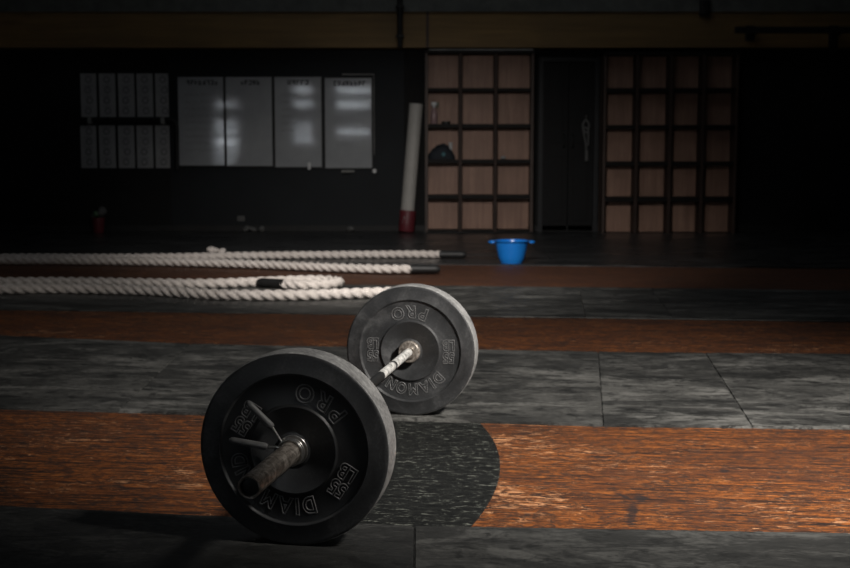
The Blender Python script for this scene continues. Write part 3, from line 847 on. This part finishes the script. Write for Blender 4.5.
# ------------------------------------------------------------------ doorway between the cubby units
D0 = at_y(537, 232, WALL_Y); D1 = at_y(599, 62, WALL_Y)
dr = empty('door_1', ((D0.x + D1.x) / 2, WALL_Y, 0)); tag(dr, kind='structure')
hw = (D1.x - D0.x) / 2; H = D1.z
t = new(); box(t, -hw, -hw + .05, -.05, 0, 0, H); box(t, hw - .05, hw, -.05, 0, 0, H); box(t, -hw, hw, -.05, 0, H, H + .05)
obj('door_frame', t, simple('dark_grey_frame', (.012, .013, .015), .5, spec=.3), dr, smooth=False)
for s in (-1, 1):
    a, b = (-hw + .052, -.004) if s < 0 else (.004, hw - .052)
    t = new(); box(t, a, b, -.03, -.002, .01, H - .01, .003)
    for z0, z1 in ((.12, .85), (1.0, H - .15)): box(t, a + .06, b - .06, -.036, -.028, z0, z1, .004)
    lf = obj('door_leaf', t, M['door'], dr, smooth=False)
    obj('door_handle', tube(new(), [Vector((s * .05, -.03, .95)), Vector((s * .05, -.07, .97)), Vector((s * .05, -.07, 1.08)), Vector((s * .05, -.03, 1.10))], .008, 10, .01), M['steel_dark'], lf)
# jump ropes hanging by the right cubby unit
jy = WALL_Y - .09
J = lambda x, y: at_y(x, y, jy)
jo = J(585, 118)
jr = empty('jump_rope', jo, 0, 'grey jump rope knotted and hanging from a hook in the dark doorway', 'jump rope')
t = new()
tube(t, [J(586, 119) - jo, J(583, 125) - jo, J(584, 134) - jo, J(586, 146) - jo, J(586.5, 160) - jo], .012, 10, .01)
tube(t, [J(586, 119) - jo, J(589, 125) - jo, J(587, 133) - jo, J(583, 128) - jo, J(588, 130) - jo, J(588, 146) - jo], .012, 10, .01)
obj('rope_coil', t, M['scrap'], jr)
obj('hook', tube(new(), [Vector((0.012, .088, .02)), Vector((.012, .02, .02)), Vector((.012, -.02, .0)), Vector((.012, -.028, .03))], .006, 8, .006), M['steel'], jr)
obj('rope_handle', tube(new(), [J(586.5, 150) - jo, J(586.8, 161) - jo], .020, 12), M['scrap'], jr)

# ------------------------------------------------------------------ high fittings along the fascia
PYY = FY - .06
a, b = at_y(400, 48, PYY), at_y(400.5, 2, PYY)
vp = empty('drain_pipe', (a.x, PYY, zb), 0, 'dark vertical pipe crossing the brown fascia above the white roll', 'pipe')
obj('pipe', lathe(new(), [(0, 0), (.030, 0), (.030, CEIL - zb - .01), (0, CEIL - zb - .01)], 24), M['steel_dark'], vp)
for z in (.10, .42): 
    t = new(); box(t, -.045, .045, -.036, .060, z, z + .03, .004); obj('pipe_clamp', t, M['steel_dark'], vp)
BYY = FY - .35
a, b = at_y(735, 30, BYY), at_y(846, 30, BYY)
hb_ = empty('wall_bar', ((a.x + b.x) / 2, BYY, a.z), 0, 'black horizontal bar on brackets in front of the fascia at upper right', 'bar')
t = new(); hwb = (b.x - a.x) / 2; box(t, -hwb, hwb + .1, -.035, .035, -.032, .032, .004)
obj('bar', t, M['steel_dark'], hb_, smooth=False)
for x in (-hwb + .25, hwb - .02):
    t = new(); box(t, x - .03, x + .03, .034, .345, -.025, .025, .003); box(t, x - .05, x + .05, .325, .345, -.20 if x > 0 else -.08, .08, .003); obj('bracket', t, M['steel_dark'], hb_, smooth=False)
a = at_y(705, 11, FY - .06)
sn = empty('wall_sensor', (a.x, FY - .06, a.z), 0, 'small dark box on the fascia above the right cubby unit', 'sensor')
t = new(); box(t, -.055, .055, -.03, .06, -.05, .12, .01); obj('housing', t, M['steel_dark'], sn)
obj('lens', lathe(new(), [(0, -.05), (.018, -.047), (.028, -.035), (.030, -.02), (0, -.02)], 24, 'Y', origin=(0, -.01, 0)), M['shaft'], sn)

# ------------------------------------------------------------------ small things along the wall base
tb = at_z(98.5, 232.5, 0); tb.y = WALL_Y - .26; tb.x = at_y(98.5, 225, tb.y).x
tub = empty('red_tub', (tb.x, tb.y, 0), 0, 'small red tub with crumpled pale bits on top, by the wall under the papers', 'tub')
obj('tub_body', lathe(new(), [(0, 0), (.055, 0), (.058, .004), (.072, .16), (.078, .165), (.075, .172), (.068, .165), (.055, .01), (0, .01)], 32), M['red'], tub)
t = lump(new(), (.04, 0, .172), .045, 3, .4); obj('crumpled_wrap', t, M['scrap'], tub)
t = lump(new(), (-.02, -.01, .172), .035, 5, .4); obj('crumpled_wrap', t, M['green'], tub)
t = lump(new(), (-.055, .01, .16), .03, 6, .4); obj('crumpled_wrap', t, M['scrap'], tub)
for (x, y, r, lab, sd) in ((247, 228, .042, 'crumpled pale scrap by the wall below the second whiteboard', 11), (252.5, 231, .034, 'smaller grey scrap just right of the crumpled pale one', 12), (261.5, 229, .036, 'upright pale scrap farthest right below the whiteboards', 13), (350, 227, .04, 'flat pale scrap by the wall below the rightmost whiteboard', 15)):
    yy = WALL_Y - .12; p = at_y(x, y, yy)
    o = obj('paper_scrap', lump(new(), (0, 0, 0), r, sd, .45, 3, .9), M['scrap'], loc=(p.x, yy, 0)); tag(o, lab, 'scrap', 'crumpled scraps along the wall')
p = at_y(241, 218.5, WALL_Y - .014)
so = empty('wall_socket', (p.x, WALL_Y - .012, p.z), 0, 'small pale wall socket low on the wall between the first two whiteboards', 'socket')
obj('face_plate', box(new(), -.042, .042, -.012, 0, -.03, .03, .004), M['scrap'], so)
for x in (-.016, .016): obj('slot', box(new(), x - .004, x + .004, -.0135, -.011, -.008, .008), M['marker'], so, smooth=False)

# ------------------------------------------------------------------ light
def spot(name, loc, target, power, size, blend, radius, col):
    l = bpy.data.lights.new(name, 'SPOT'); l.energy = power; l.spot_size = math.radians(size); l.spot_blend = blend
    l.shadow_soft_size = radius; l.color = col
    o = bpy.data.objects.new(name, l); C.objects.link(o); o.location = loc
    o.rotation_euler = (Vector(target) - Vector(loc)).to_track_quat('-Z', 'Y').to_euler(); return o
def area(name, loc, target, power, sx, sy, col, spread=180):
    l = bpy.data.lights.new(name, 'AREA'); l.energy = power; l.shape = 'RECTANGLE'; l.size = sx; l.size_y = sy; l.color = col; l.spread = math.radians(spread)
    o = bpy.data.objects.new(name, l); C.objects.link(o); o.location = loc
    o.rotation_euler = (Vector(target) - Vector(loc)).to_track_quat('-Z', 'Y').to_euler(); return o
spot('key_lamp', (1.87, 1.92, 2.4), (.66, 3.95, 0), 900, 68, 1.0, .17, (1, .95, .89))
spot('hall_fill', (-.1, 5.0, 2.35), (-.05, 9.3, .0), 690, 60, 1.0, .3, (1, .95, .9))  # unseen fill spot added to brighten the back wall, cubbies and ropes
area('ceiling_fill', (.3, 9.5, 4.5), (.3, 9.6, 0), 19, 5, 6, (.9, .95, 1))  # unseen fill panel added to lift the fascia and the dark areas
w = bpy.data.worlds.new('world'); bpy.context.scene.world = w; w.use_nodes = True
w.node_tree.nodes['Background'].inputs[0].default_value = (.5, .55, .6, 1); w.node_tree.nodes['Background'].inputs[1].default_value = .05

# ------------------------------------------------------------------ camera
cam = bpy.data.cameras.new('camera'); co = bpy.data.objects.new('camera', cam); C.objects.link(co)
cam.sensor_width = 36; cam.lens = FPX * 36 / 850; co.location = (0, 0, CAM_H); co.rotation_euler = (PI / 2 - PITCH, 0, 0)
cam.dof.use_dof = True; cam.dof.focus_distance = 2.9; cam.dof.aperture_fstop = 6.0
bpy.context.scene.camera = co
vs_ = bpy.context.scene.view_settings
vs_.view_transform = 'Standard'; vs_.look = 'None'; vs_.exposure = 0.0; vs_.gamma = 1.0; vs_.use_curve_mapping = False
